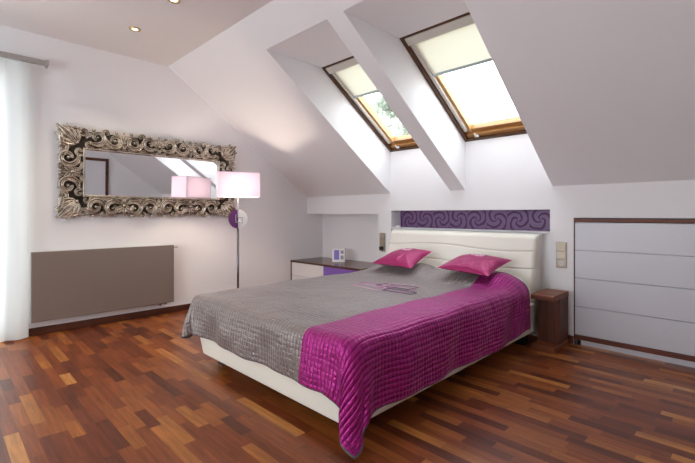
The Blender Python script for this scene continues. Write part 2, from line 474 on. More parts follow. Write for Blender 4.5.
# ------------------------------------------------------------------ roof windows
bl = math.hypot(RT[0]-RB[0], RT[1]-RB[1])
eb = Vector((0, (RT[0]-RB[0])/bl, (RT[1]-RB[1])/bl))
ec = Vector((0, -eb.z*-1, 0)); ec = Vector((0, eb.z, -eb.y))
def roof_window(name, label, x0, x1):
    root = sempty(name, label)
    org = Vector((x0, RB[0], RB[1])); W = x1-x0
    root.location = org
    def T(p):
        a, b, c = p
        return tuple(Vector((a, 0, 0)) + eb*b + ec*c)
    fr = MB()
    t = 0.036
    fr.box(-0.03, t, -0.03, bl+0.03, 0.0, 0.12, T).box(W-t, W+0.03, -0.03, bl+0.03, 0.0, 0.12, T)
    fr.box(t, W-t, -0.03, 0.03, 0.0, 0.12, T).box(t, W-t, bl-0.022, bl+0.03, 0.0, 0.12, T)
    fr.build('window_frame', 'brown_frame_d', root, bevel=0.003)
    sa = MB()
    sa.box(t, t+0.062, 0.03, bl-0.022, 0.045, 0.12, T).box(W-t-0.062, W-t, 0.03, bl-0.022, 0.045, 0.12, T)
    sa.box(t+0.062, W-t-0.062, bl-0.1, bl-0.022, 0.045, 0.12, T)
    sh = sa.build('sash', 'pine', root, bevel=0.004)
    lo = MB().box(t+0.001, W-t-0.001, 0.03, 0.075, 0.02, 0.10, T)
    lo.box(t+0.062, W-t-0.062, 0.075, 0.118, 0.05, 0.12, T)
    lo.build('bottom_rail', 'brown_frame', root, bevel=0.004)
    MB().box(t+0.05, W-t-0.05, 0.08, bl-0.06, 0.098, 0.104, T).build('glass_pane', 'glass', root)
    ch = MB().box(t+0.002, t+0.034, 0.12, bl-0.08, 0.018, 0.046, T).box(W-t-0.034, W-t-0.002, 0.12, bl-0.08, 0.018, 0.046, T)
    b = MB().box(t+0.03, W-t-0.03, 0.86, bl-0.09, 0.034, 0.037, T).build('roller_blind', 'blind', root)
    MB().box(t+0.002, W-t-0.002, bl-0.098, bl-0.024, -0.004, 0.047, T).build('blind_cassette', 'blind_side', b, bevel=0.006)
    ch.build('side_channel', 'blind_side', b, bevel=0.003)
    MB().box(t+0.03, W-t-0.03, 0.836, 0.861, 0.026, 0.042, T).build('blind_bar', 'blind_rail', b, bevel=0.003)
    hx = W*0.17
    for hx in (W*0.17, W*0.83):
        h = MB().box(hx-0.02, hx+0.02, 0.035, 0.062, 0.004, 0.02, T).box(hx-0.006, hx+0.006, 0.05, 0.10, -0.004, 0.006, T)
        h.build('catch', 'white_plastic', root, bevel=0.003)
    return root
roof_window('window_2', 'roof window on the left with cream blind half down', *W1)
roof_window('window_3', 'roof window on the right with cream blind half down', *W2)

# tree outside, seen faintly through the left roof window
tr = thing('birch_tree', 'pale leafy tree outside the left roof window', 'tree', (-4.5, 11.7, -3.4))
rnd = random.Random(3)
tk = MB()
tk.tube([(0, 0, 0), (0.1, 0, 3), (0, 0.1, 6), (0.1, 0, 9.2)], [0.2, 0.16, 0.1, 0.03], 8)
lf = MB()
def branch(p, dvec, L, r, lvl):
    q = p + dvec*L
    mid = p + dvec*L*0.5 + Vector((rnd.uniform(-.1, .1), rnd.uniform(-.1, .1), rnd.uniform(0, .12)))*L
    tk.tube([p, mid, q], [r, r*0.7, r*0.35], 5)
    if lvl == 0:
        for i in range(26):
            c = p.lerp(q, rnd.random()*1.1) + Vector([rnd.gauss(0, .16) for _ in range(3)])
            a = Vector([rnd.gauss(0, 1) for _ in range(3)]).normalized(); b_ = a.orthogonal().normalized()
            s = rnd.uniform(.06, .11)
            lf.add([c-a*s, c-b_*s*.6, c+a*s, c+b_*s*.6], [(0, 1, 2, 3)])
        return
    for i in range(5):
        dd = (dvec + Vector([rnd.gauss(0, .6), rnd.gauss(0, .6), rnd.gauss(0.1, .4)])).normalized()
        branch(p.lerp(q, 0.3+0.17*i), dd, L*0.5, r*0.5, lvl-1)
for i in range(12):
    a = i*2.4; z = 4.2+i*0.42
    branch(Vector((0.05, 0.05, z)), Vector((math.cos(a), math.sin(a), 0.55)).normalized(), 1.9-0.09*i, 0.05, 2)
tk.build('trunk', 'bark', tr, smooth=True, recalc=False)
lf.build('foliage', 'leaf', tr, recalc=False)

# ------------------------------------------------------------------ curtain and rail
cu = MB(); ny, nz = 260, 14
y0, y1 = -1.3, 0.60
for j in range(nz+1):
    z = 0.012 + (2.425-0.012)*j/nz
    for i in range(ny+1):
        t = i/ny; y = y0 + (y1-y0)*t
        k = 0.8+0.2*(1-j/nz)
        x = 0.115 + k*(0.028*math.sin(y*38+1.3*math.sin(y*5)) + 0.014*math.sin(y*17+2)) + 0.006*math.sin(z*3+y*9)
        cu.v.append((x, y + 0.012*(1-j/nz)*math.sin(y*8), z))
for j in range(nz):
    for i in range(ny):
        a = j*(ny+1)+i
        cu.f.append((a, a+1, a+ny+2, a+ny+1))
co = cu.build('curtain', 'sheer', smooth=True, recalc=False)
tag(co, 'floor length white sheer curtain hanging at the left window', 'curtain')
rl = thing('curtain_rail', 'satin grey curtain rail above the sheer white curtain', 'curtain rail', (0.0, -0.35, 2.45))
MB().box(0.09, 0.145, -1.1, 1.05, -0.018, 0.022).build('rail', 'grey_metal', rl, bevel=0.004)
MB().box(0.082, 0.153, 1.05, 1.075, -0.024, 0.028).tube([(0.117, 1.062, -0.024), (0.117, 1.062, -0.042)], 0.008).build('end_cap', 'grey_metal', rl, bevel=0.003)
for yy in (-0.9, 0.0, 0.9):
    MB().box(0.0, 0.09, yy-0.015, yy+0.015, 0.0, 0.018).build('bracket', 'grey_metal', rl, bevel=0.002)

# ------------------------------------------------------------------ radiator
ra = thing('radiator', 'flat taupe panel radiator on the left wall below the mirror', 'radiator', (0.002, 1.235, 0.135))
MB().box(0.066, 0.10, -0.632, 0.628, 0, 0.625).build('front_panel', 'taupe_metal', ra, bevel=0.005)
MB().box(0.02, 0.064, -0.60, 0.60, 0.03, 0.60).build('water_body', 'white_plastic', ra, bevel=0.004)
for z in (0.10, 0.38, 0.53):
    MB().box(0.0, 0.066, -0.615, -0.595, z, z+0.03).build('wall_bracket', 'grey_metal', ra)
v = MB(); v.tube([(0.05, 0.60, 0.60), (0.05, 0.655, 0.60)], 0.008).tube([(0.05, 0.655, 0.60), (0.05, 0.685, 0.60)], 0.012)
v.build('air_valve', 'chrome', ra, smooth=False)
for yy in (0.50, 0.56):
    MB().tube([(0.045, yy, 0.03), (0.045, yy, -0.022), (0.0, yy, -0.022)], 0.010).build('pipe', 'chrome', ra, smooth=True)

# ------------------------------------------------------------------ mirror
MU, MV = 1.85, 0.885
bs, bt = 0.232, 0.222
mi = thing('wall_mirror', 'wide mirror in ornate carved silver scroll frame on the left wall', 'mirror', (0.012, 0.794, 1.06), (0, math.radians(1.25), 0))
MB().box(0.016, 0.022, bs-0.01, MU-bs+0.01, bt-0.01, MV-bt+0.01).build('mirror_glass', 'mirror', mi)
pm = MB()
e = 0.045
pm.box(0, 0.012, e, bs, e, MV-e).box(0, 0.012, MU-bs, MU-e, e, MV-e)
pm.box(0, 0.012, bs, MU-bs, e, bt).box(0, 0.012, bs, MU-bs, MV-bt, MV-e)
pm.build('backing_board', 'patina', mi, bevel=0.004)
im = MB()
for (a0, a1, b0, b1) in ((bs-0.018, bs+0.004, bt-0.018, MV-bt+0.018), (MU-bs-0.004, MU-bs+0.018, bt-0.018, MV-bt+0.018),
                         (bs+0.004, MU-bs-0.004, bt-0.018, bt+0.004), (bs+0.004, MU-bs-0.004, MV-bt-0.004, MV-bt+0.018)):
    im.box(0.016, 0.040, a0, a1, b0, b1)
im.build('inner_moulding', 'silver', mi, bevel=0.007, seg=3)

CH = [(-1, 0), (-.93, .62), (-.72, .98), (-.45, .86), (-.18, .60), (.18, .60), (.45, .86), (.72, .98), (.93, .62), (1, 0)]   # channelled
RD = [(-1, 0), (-.85, .5), (-.5, .87), (0, 1), (.5, .87), (.85, .5), (1, 0)]                                              # round
def ridge(mb, pts, ws, hs, F, prof=CH, base=0.012):
    o = len(mb.v); n = len(pts); m = len(prof)
    for i, p in enumerate(pts):
        a = pts[max(i-1, 0)]; b = pts[min(i+1, n-1)]
        dx, dy = b[0]-a[0], b[1]-a[1]; L = math.hypot(dx, dy) or 1
        nx, ny_ = -dy/L, dx/L
        for (s, h) in prof:
            q = F((p[0]+nx*s*ws[i], p[1]+ny_*s*ws[i]))
            mb.v.append((base + h*hs[i], q[0], q[1]))
    for i in range(n-1):
        for k in range(m-1):
            mb.f.append((o+i*m+k, o+(i+1)*m+k, o+(i+1)*m+k+1, o+i*m+k+1))
    mb.f.append(tuple(o+k for k in range(m)))
    mb.f.append(tuple(o+(n-1)*m+k for k in range(m))[::-1])
def scroll(mb, c, r0, r1, a0, sweep, w, h, F, n=30, prof=CH, eye=True):
    pts, ws, hs = [], [], []
    for i in range(n+1):
        t = i/n; r = r0 + (r1-r0)*t**0.85; a = math.radians(a0 + sweep*t)
        pts.append((c[0]+r*math.cos(a), c[1]+r*math.sin(a)))
        e = math.sin(min(1, t*4+0.12)*PI/2)
        ws.append(w*e*(1-0.55*t)); hs.append(h*(0.55+0.45*e)*(1-0.25*t))
    ridge(mb, pts, ws, hs, F, prof)
    if eye:
        bead(mb, c, r1*0.75, h*0.95, F)
def bead(mb, c, r, h, F, seg=10):
    o = len(mb.v); K = 4
    for k in range(K):
        ph = PI/2*k/K
        for s in range(seg):
            a = 2*PI*s/seg
            q = F((c[0]+r*math.cos(ph)*math.cos(a), c[1]+r*math.cos(ph)*math.sin(a)))
            mb.v.append((0.012+h*math.sin(ph), q[0], q[1]))
    q = F(c); mb.v.append((0.012+h, q[0], q[1]))
    for k in range(K-1):
        for s in range(seg):
            s2 = (s+1) % seg
            mb.f.append((o+k*seg+s, o+k*seg+s2, o+(k+1)*seg+s2, o+(k+1)*seg+s))
    for s in range(seg):
        mb.f.append((o+(K-1)*seg+s, o+(K-1)*seg+(s+1) % seg, o+K*seg))
def leaf(mb, p0, ang, L, w, h, F, curl=0.0, prof=None, n=9):
    pts, ws, hs = [], [], []
    a = math.radians(ang); x, y = p0
    for i in range(n+1):
        t = i/n
        pts.append((x, y))
        x += math.cos(a)*L/n; y += math.sin(a)*L/n; a += math.radians(curl)/n
        ws.append(w*(0.35+0.65*math.sin(PI*min(1, t*1.15)**0.9) if t < 0.87 else 0.35*(1-t)/0.13+0.12)); hs.append(h*(0.6+0.5*math.sin(PI*t*0.9)))
    ridge(mb, pts, ws, hs, F, prof or [(-1, 0), (-.8, .75), (-.45, .9), (-.12, .55), (0, .45), (.12, .55), (.45, .9), (.8, .75), (1, 0)])
def palmette(mb, c, ang, L, F, n=5, spread=130, w=0.014, h=0.034):
    for i in range(n):
        k = (i-(n-1)/2)/((n-1)/2)
        leaf(mb, c, ang+k*spread/2, L*(1-0.28*abs(k)), w, h*(1-0.2*abs(k)), F, curl=k*55)
    bead(mb, c, w*1.2, h*1.1, F)
def band_module(mb, m, b, F):
    """one repeat of the carving: length m along the frame, width b, t=0 at the outer edge"""
    scroll(mb, (m*0.30, b*0.44), 0.080, 0.024, 150, -400, 0.030, 0.052, F)
    scroll(mb, (m*0.74, b*0.50), 0.082, 0.026, 200, -400, 0.031, 0.054, F)
    scroll(mb, (m*0.50, b*0.70), 0.050, 0.016, -60, 380, 0.022, 0.040, F)
    scroll(mb, (m*0.53, b*0.20), 0.040, 0.013, 100, 360, 0.019, 0.040, F)
    scroll(mb, (m*0.96, b*0.80), 0.036, 0.012, 120, 360, 0.017, 0.036, F)
    scroll(mb, (m*0.08, b*0.82), 0.036, 0.011, 20, -360, 0.017, 0.036, F)
    leaf(mb, (m*0.02, b*0.52), -60, 0.10, 0.022, 0.040, F, 70)
    leaf(mb, (m*0.98, b*0.48), 250, 0.10, 0.022, 0.040, F, -70)
    leaf(mb, (m*0.58, b*0.92), 185, 0.15, 0.018, 0.034, F, -30)
    leaf(mb, (m*0.60, b*0.92), -5, 0.13, 0.018, 0.034, F, 30)
    leaf(mb, (m*0.26, b*0.90), 170, 0.08, 0.016, 0.034, F, 30)
    for s in (0.22, 0.50, 0.80):
        bead(mb, (m*s, b*0.11), 0.018, 0.030, F)
def end_palmette(mb, s, b, F):
    palmette(mb, (s, b*0.56), -90, b*0.50, F, 5, 110, 0.022, 0.046)
    palmette(mb, (s, b*0.60), 90, b*0.34, F, 3, 90, 0.018, 0.038)
cv = MB()
LT = MU-2*bs; m = LT/4
# frames of reference: s runs along, t inwards
def Ft(s0, flip): return lambda p: (s0 + (m-p[0] if flip else p[0]), MV - p[1])
def Fb(s0, flip): return lambda p: (s0 + (m-p[0] if flip else p[0]), p[1])
for i in range(4):
    band_module(cv, m, bt, Ft(bs+i*m, i % 2))
    band_module(cv, m, bt, Fb(bs+i*m, (i+1) % 2))
for s in range(1, 4):
    end_palmette(cv, bs+s*m, bt, lambda p: (p[0], MV-p[1]))
    end_palmette(cv, bs+s*m, bt, lambda p: (p[0], p[1]))
def side_band(mb, F):
    ms = (MV-2*bt)/2
    for flip in (0, 1):
        G = (lambda p: F((ms*2-p[0], p[1]))) if flip else F
        scroll(mb, (ms*0.40, bs*0.40), 0.090, 0.028, 120, -400, 0.033, 0.054, G)
        scroll(mb, (ms*0.68, bs*0.72), 0.054, 0.018, -80, 380, 0.023, 0.042, G)
        scroll(mb, (ms*0.10, bs*0.80), 0.042, 0.014, 60, -360, 0.019, 0.038, G)
        scroll(mb, (ms*0.80, bs*0.20), 0.040, 0.013, 60, 360, 0.019, 0.040, G)
        leaf(mb, (ms*0.02, bs*0.40), -30, 0.11, 0.022, 0.040, G, -50)
    palmette(mb, (ms, bs*0.55), -90, bs*0.48, F, 5, 120, 0.022, 0.046)
    palmette(mb, (ms, bs*0.62), 90, bs*0.32, F, 3, 90, 0.018, 0.038)
side_band(cv, lambda p: (p[1], bt+p[0]))
side_band(cv, lambda p: (MU-p[1], bt+p[0]))
cv.build('carved_frame', 'silver', mi, smooth=True, recalc=True)
for (cx, cy, ang) in ((0, 0, 45), (MU, 0, 135), (MU, MV, 225), (0, MV, 315)):
    cl = MB(); F = lambda p: p
    a = math.radians(ang)
    root_ = (cx+math.cos(a)*0.232, cy+math.sin(a)*0.232)
    for k in (-1, -.5, 0, .5, 1):
        leaf(cl, root_, ang+180+k*50, 0.228-0.070*abs(k), 0.040, 0.052-0.01*abs(k), F, curl=-k*25)
    for sgn in (-1, 1):
        aa = math.radians(ang+sgn*32)
        c = (cx+math.cos(aa)*0.225, cy+math.sin(aa)*0.225)
        leaf(cl, c, ang+180+sgn*40, 0.17, 0.026, 0.048, F, curl=-sgn*16)
        scroll(cl, c, 0.048, 0.014, ang+180, sgn*380, 0.023, 0.044, F)
    bead(cl, root_, 0.022, 0.052, F)
    cl.build('corner_leaf', 'silver', mi, smooth=True)

# ------------------------------------------------------------------ ceiling downlights
for i, (dx, dy, lb) in enumerate(((-3.92, 1.256, 'recessed round brass ceiling spotlight nearer to the mirror wall'),
                                  (-3.178, 1.297, 'recessed round brass ceiling spotlight cut by the top of the picture'))):
    t = thing('ceiling_spotlight', lb, 'spotlight', (4.66+dx, dy, H), group='recessed ceiling spotlights')
    MB().lathe([(0.026, -0.001), (0.026, -0.006), (0.040, -0.009), (0.048, -0.005), (0.048, -0.0005)], 28).build('trim_ring', 'brass', t, smooth=True)
    MB().lathe([(0.025, -0.0035), (0.025, -0.001)], 24).build('lamp_lens', 'downlight', t)
    l = bpy.data.lights.new('spotlight_beam', 'SPOT'); l.energy = 14; l.color = (1, 0.84, 0.62); l.spot_size = math.radians(110); l.spot_blend = 0.8; l.shadow_soft_size = 0.03
    lo = bpy.data.objects.new('spotlight_beam', l); C.objects.link(lo); lo.location = (4.66+dx, dy, H-0.02)

# ------------------------------------------------------------------ floor lamp
LX, LY = 0.616, 2.349
LN = math.radians(-23)
fl = thing('floor_lamp', 'chrome floor lamp with pink box shade and half purple disc beside the mirror', 'lamp', (LX, LY, 0), (0, 0, LN+PI/2))
# local: -y faces the viewer
MB().lathe([(0.13, 0), (0.13, 0.012), (0.12, 0.018), (0.02, 0.022), (0.014, 0.04)], 40).build('base', 'dark_chrome', fl, smooth=False)
MB().tube([(0, 0, 0.03), (0, 0, 1.0)], 0.0115, 16).build('pole', 'dark_chrome', fl, smooth=True)
MB().tube([(0, 0, 1.0), (0, 0, 1.36)], 0.005, 10).build('upper_rod', 'chrome', fl, smooth=True)
R = 0.103; zc = 1.045
def half(sgn):
    pts = [(sgn*R*math.sin(PI*k/24), zc + R*math.cos(PI*k/24)) for k in range(25)]
    mb = MB(); n = len(pts)
    mb.add([(x, -0.022, z) for x, z in pts] + [(x, -0.008, z) for x, z in pts],
           [tuple(range(n)), tuple(range(2*n-1, n-1, -1))] + [(i, (i+1) % n, n+(i+1) % n, n+i) for i in range(n)])
    return mb
dk = half(-1).build('disc', 'disc_purple', fl, bevel=0.002); dk['label'] = 'purple left half of the disc'
dw = half(1).build('disc', 'disc_white', fl, bevel=0.002); dw['label'] = 'white right half of the disc'
zz = MB(); 
zz.box(-0.006, 0.002, -0.028, -0.022, zc+0.02, zc+R*0.96).box(-0.006, 0.045, -0.028, -0.022, zc+0.012, zc+0.02).box(0.037, 0.045, -0.028, -0.022, zc-0.055, zc+0.012)
zz.box(-0.030, -0.022, -0.028, -0.022, zc-0.03, zc+0.05).box(-0.030, 0.02, -0.028, -0.022, zc-0.038, zc-0.03).box(0.012, 0.02, -0.028, -0.022, zc-R*0.93, zc-0.038)
zz.build('disc_inlay', 'chrome', fl, bevel=0.001)
hw, hd_ = 0.22, 0.12; z0, z1 = 1.286, 1.549
sh = MB(); th = 0.003
sh.box(-hw, hw, -hd_, -hd_+th, z0, z1).box(-hw, hw, hd_-th, hd_, z0, z1).box(-hw, -hw+th, -hd_+th, hd_-th, z0, z1).box(hw-th, hw, -hd_+th, hd_-th, z0, z1)
so = sh.build('lamp_shade', 'shade', fl)
for z in (z0-0.001, z1-0.004):
    te = MB(); e = 0.0015
    te.prism([(-hd_-e, z), (-hd_, z), (-hd_, z+0.005), (-hd_-e, z+0.005)], -hw-e, hw+e).prism([(hd_, z), (hd_+e, z), (hd_+e, z+0.005), (hd_, z+0.005)], -hw-e, hw+e)
    te.box(-hw-e, -hw, -hd_, hd_, z, z+0.005).box(hw, hw+e, -hd_, hd_, z, z+0.005)
    te.build('shade_edge', 'shade_trim', so)
sp = MB(); sp.tube([(-hw+th, 0, 1.33), (hw-th, 0, 1.33)], 0.003, 8).tube([(0, -hd_+th, 1.33), (0, hd_-th, 1.33)], 0.003, 8)
sp.build('shade_carrier', 'chrome', so, smooth=True)
MB().lathe([(0.010, 1.362), (0.013, 1.374), (0.021, 1.390), (0.021, 1.404), (0.013, 1.418), (0.003, 1.421)], 18).build('bulb', 'bulb', fl, smooth=True)

# ------------------------------------------------------------------ corner dresser
ds = thing('low_dresser', 'low walnut topped dresser with cream and purple drawers in the wall recess', 'dresser', (0.004, 3.53, 0))
def DL(mb, x0, x1, y0, y1, z0, z1): return mb.box(x0, x1, y0, y1, z0, z1)
DL(MB(), 0, 1.352, -0.005, 0.595, 0.43, 0.455).build('top', 'walnut_dark', ds, bevel=0.003)
DL(MB(), 0, 0.022, 0, 0.295, 0, 0.43).build('side_panel', 'walnut_v', ds, bevel=0.002)
DL(MB(), 1.326, 1.35, 0, 0.295, 0, 0.43).build('side_panel', 'walnut_v', ds, bevel=0.002)
DL(MB(), 0.022, 1.326, 0.022, 0.595, 0.07, 0.43).build('body', 'cream_lacquer', ds)
DL(MB(), 0.022, 1.326, 0.03, 0.25, 0.0, 0.068).build('plinth', 'walnut', ds)
for x0, x1, mt in ((0.026, 0.683, 'cream_lacquer'), (0.687, 1.322, 'purple_lacquer')):
    for z0_, z1_ in ((0.075, 0.250), (0.254, 0.427)):
        d = DL(MB(), x0, x1, 0.0, 0.02, z0_, z1_).build('drawer', mt, ds, bevel=0.002)
        d['label'] = 'cream drawer front' if mt[0] == 'c' else 'purple drawer front'

pf = thing('photo_frame', 'small white collage photo frame standing on the low dresser', 'photo frame', (4.66-4.0, 3.83, 0.4555), (math.radians(-8), 0, math.radians(40)))
MB().box(-0.085, 0.085, -0.009, 0.009, 0.0, 0.175).build('frame', 'white_plastic', pf, bevel=0.003)
MB().box(-0.062, 0.008, -0.011, -0.0085, 0.03, 0.160).build('picture', 'pic_purple', pf)
MB().box(0.028, 0.068, -0.011, -0.0085, 0.110, 0.155).build('picture', 'pic_grey', pf)
MB().box(0.028, 0.068, -0.011, -0.0085, 0.035, 0.088).build('picture', 'pic_grey', pf)
MB().add([(0.07, 0.009, 0.165), (0.086, 0.009, 0.165), (0.086, 0.055, 0.008), (0.07, 0.055, 0.008)], [(0, 1, 2, 3)]).box(0.084, 0.090, 0.009, 0.018, 0.02, 0.185).build('stand', 'black', pf)

# ------------------------------------------------------------------ chest in the right wall
ch = thing('built_in_chest', 'wide white drawer chest with dark wood trims set into the right wall', 'chest of drawers', (3.543, BY, 0))
CW = 1.534
MB().box(0, CW, 0.02, 0.36, 0.045, 1.03).build('body', 'chest_white', ch)
MB().box(0, 0.006, -0.003, 0.02, 0.045, 1.034).build('side_edge', 'darkwood', ch)
MB().box(0.0, CW, -0.012, 0.36, 1.034, 1.060).build('top_trim', 'darkwood_x', ch, bevel=0.002)
MB().box(0.0, CW, -0.008, 0.36, 1.060, 1.067).build('top_dark_strip', 'black', ch)  # thin black strip on top of the wood trim
zs = [0.084, 0.322, 0.562, 0.797, 1.032]
for a, b in zip(zs, zs[1:]):
    MB().box(0.008, CW-0.002, -0.002, 0.018, a+0.0015, b-0.002).build('drawer', 'chest_white', ch, bevel=0.0015)
MB().box(0.0, CW, -0.006, 0.36, 0.045, 0.081).build('bottom_trim', 'darkwood_x', ch, bevel=0.002)
MB().box(0.05, CW, 0.012, 0.03, 0.0, 0.044).build('plinth', 'chest_white', ch)
MB().box(0.006, 0.036, 0.0, 0.04, 0.0, 0.044).build('foot', 'black', ch)

# ------------------------------------------------------------------ bed
bed = thing('bed', 'double bed with cream leather frame and curved headboard', 'bed', (2.53, 2.4, 0))
def rail(name, pts_bot, pts_top, z0, z1):
    """leather covered rail from plan quads"""
    mb = MB()
    vs = [(x-2.53, y-2.4, z0) for x, y in pts_bot] + [(x-2.53, y-2.4, z1) for x, y in pts_top]
    mb.add(vs, [(0, 1, 2, 3), (7, 6, 5, 4), (0, 4, 5, 1), (1, 5, 6, 2), (2, 6, 7, 3), (3, 7, 4, 0)])
    return mb.build(name, 'leather', bed, bevel=0.018, seg=4)
xl, xr, yf, yh = 1.745, 3.325, 1.345, 3.62
rail('foot_rail', [(xl+.055, yf+.03), (xr-.02, yf+.03), (xr-.02, yf+.10), (xl+.055, yf+.10)], [(xl, yf), (xr, yf), (xr, yf+.10), (xl, yf+.10)], 0.085, 0.345)
rail('side_rail', [(xl+.055, yf+.10), (xl+.1, yf+.10), (xl+.1, yh), (xl+.055, yh)], [(xl, yf+.10), (xl+.1, yf+.10), (xl+.1, yh), (xl, yh)], 0.085, 0.345)
rail('side_rail', [(xr-.08, yf+.10), (xr-.02, yf+.10), (xr-.04, yh), (xr-.1, yh)], [(xr-.08, yf+.10), (xr, yf+.10), (xr-.02, yh), (xr-.1, yh)], 0.085, 0.345)
for x, y in ((xl+.13, yf+.17), (xr-.14, yf+.17), (xl+.16, yh-.1), (xr-.10, yh-.1)):
    MB().box(x-.04-2.53, x+.04-2.53, y-.04-2.4, y+.04-2.4, 0, 0.088).build('leg', 'black', bed, bevel=0.004)
MB().box(xl+.1-2.53, xr-.1-2.53, yf+.1-2.4, yh-2.4, 0.09, 0.2).build('slat_base', 'black', bed)

def bulge(x, y):
    """rise of the bedding over the pillows"""
    t = np.clip((y-3.03)/0.30, 0, 1); t = t*t*(3-2*t)
    e = np.clip((0.80-np.abs(x-2.535))/0.24, 0, 1); t = t*e*(2-e)
    mid = np.exp(-((x-2.53)/0.12)**2)*0.35
    return 0.097*t*(1-mid)
# mattress as a height field following the pillows
mm = MB(); NX, NY = 40, 60
gx = np.linspace(xl+.035, xr-.035, NX); gy = np.linspace(yf+.035, 3.52, NY)
for j in range(NY):
    for i in range(NX):
        ex = min(gx[i]-gx[0], gx[-1]-gx[i], gy[j]-gy[0])
        rr = 0.05; dz = 0 if ex > rr else rr - math.sqrt(max(0, rr*rr-(rr-ex)**2))
        mm.v.append((gx[i]-2.53, gy[j]-2.4, 0.482 + float(bulge(gx[i], gy[j])) - dz))
for j in range(NY-1):
    for i in range(NX-1):
        a = j*NX+i; mm.f.append((a, a+1, a+NX+1, a+NX))
ring = [i for i in range(NX)] + [j*NX+NX-1 for j in range(1, NY)] + [(NY-1)*NX+i for i in range(NX-2, -1, -1)] + [j*NX for j in range(NY-2, 0, -1)]
o = len(mm.v)
for r in ring: mm.v.append((mm.v[r][0], mm.v[r][1], 0.30))
n = len(ring)
for k in range(n): mm.f.append((ring[k], o+k, o+(k+1) % n, ring[(k+1) % n]))
mm.f.append(tuple(o+k for k in range(n)))
mm.build('mattress', 'mattress', bed, smooth=True)

# headboard: leaning front, rounded top, wavy stitched grooves
HX0, HX1, HZ0, HZ1 = 1.665, 3.295, 0.10, 0.925
def hb_front(z):
    t = (z-HZ0)/(HZ1-HZ0)
    return 3.535 + 0.155*t**1.7
seams = [lambda x: 0.782 + 0.016*math.sin((x-1.7)*4.6-1.2), lambda x: 0.632 + 0.014*math.sin((x-1.7)*4.2-0.6)]
def hb_groove(x, z):
    g = 0
    for s in seams:
        dz = z - s(x)
        g = max(g, 0.007*math.exp(-(dz/0.006)**2))
    return g
nx_, nz_ = 150, 190
hb = MB()
back = 3.795-0.0
for j in range(nz_+1):
    z = HZ0 + (HZ1-HZ0)*j/nz_
    for i in range(nx_+1):
        x = HX0 + (HX1-HX0)*i/nx_
        e = min(x-HX0, HX1-x); r = 0.035
        off = 0 if e > r else r - math.sqrt(max(0, r*r-(r-e)**2))
        et = HZ1-z; rt = 0.05
        off2 = 0 if et > rt else rt - math.sqrt(max(0, rt*rt-(rt-et)**2))
        puff = 0.006*math.sin(min(1, e/0.3)*PI/2)
        hb.v.append((x-2.53, hb_front(z)+off+off2+hb_groove(x, z)-puff-2.4, z))
for j in range(nz_):
    for i in range(nx_):
        a = j*(nx_+1)+i; hb.f.append((a, a+1, a+nx_+2, a+nx_+1))
W_ = nx_+1
ring = [i for i in range(W_)] + [j*W_+nx_ for j in range(1, nz_+1)] + [nz_*W_+i for i in range(nx_-1, -1, -1)] + [j*W_ for j in range(nz_-1, 0, -1)]
o = len(hb.v); n = len(ring)
for r in ring: hb.v.append((hb.v[r][0], 3.775-2.4, hb.v[r][2]))
for k in range(n): hb.f.append((ring[k], o+k, o+(k+1) % n, ring[(k+1) % n]))
hb.f.append(tuple(o+k for k in range(n)))
hbo = hb.build('headboard', 'leather', bed, smooth=True)
st = MB()
for s in seams:
    pts = [(HX0+0.02+(HX1-HX0-0.04)*k/80-2.53, 0, 0) for k in range(81)]
    pts = [(p[0], hb_front(s(p[0]+2.53))+0.0065-0.006-2.4, s(p[0]+2.53)) for p in pts]
    st.tube(pts, 0.0013, 6)
st.build('stitching', 'stitch', hbo, smooth=True)

# ------------------------------------------------------------------ coverlet (cloth relaxed over the bed by position-based steps)
U0, U1 = 1.550, 3.648    # flat extent across the bed
V0, V1 = 1.108, 3.39     # flat extent along the bed
hh = 0.024
nu = int(round((U1-U0)/hh))+1; nv = int(round((V1-V0)/hh))+1
P = np.zeros((nv, nu, 3))
P[..., 0] = np.linspace(U0, U1, nu)[None, :]; P[..., 1] = np.linspace(V0, V1, nv)[:, None]
P[..., 2] = 0.515 + bulge(P[..., 0], P[..., 1])
rs = np.random.RandomState(5)
P[..., 2] += rs.rand(nv, nu)*0.004
hx = (U1-U0)/(nu-1); hy = (V1-V0)/(nv-1)
Vel = np.zeros_like(P)
BC = np.array([(xl-0.06+xr)/2, (yf-0.008+4.3)/2]); BH = np.array([(xr-xl+0.06)/2+0.012, (4.3-yf+0.008)/2])
TOPZ = 0.505; RAD = 0.05
def collide(P, Pp):
    z = P[..., 2] - bulge(P[..., 0], P[..., 1])
    # rounded box with its top at TOPZ, bottom far below
    q = np.stack([np.abs(P[..., 0]-BC[0])-(BH[0]-RAD), np.abs(P[..., 1]-BC[1])-(BH[1]-RAD), z-(TOPZ-RAD)], -1)
    qp = np.maximum(q, 0); L = np.sqrt((qp**2).sum(-1)) + 1e-9
    mx = q.max(-1); sd = L - RAD + np.minimum(mx, 0)
    sg = np.stack([np.sign(P[..., 0]-BC[0]), np.sign(P[..., 1]-BC[1]), np.ones_like(z)], -1)
    nrm = qp/L[..., None]*sg
    am = q.argmax(-1)
    ins = mx <= 0
    alt = np.zeros_like(P)
    for k in range(3): alt[..., k] = (am == k)*sg[..., k]
    nrm = np.where(ins[..., None], alt, nrm)
    hit = sd < 0
    P = P - nrm*np.where(hit, sd, 0)[..., None]
    # friction
    d = P-Pp; dn = (d*nrm).sum(-1, keepdims=True)*nrm; dt = d-dn
    P = P - dt*np.where(hit, 0.95, 0)[..., None]
    # slightly tapering frame below does not matter; floor
    P[..., 2] = np.maximum(P[..., 2], 0.012)
    return P
cons = []
def slices(di, dj, rest, stiff, par):
    for k in range(par*2 if False else 2):
        cons.append((di, dj, rest, stiff, k))
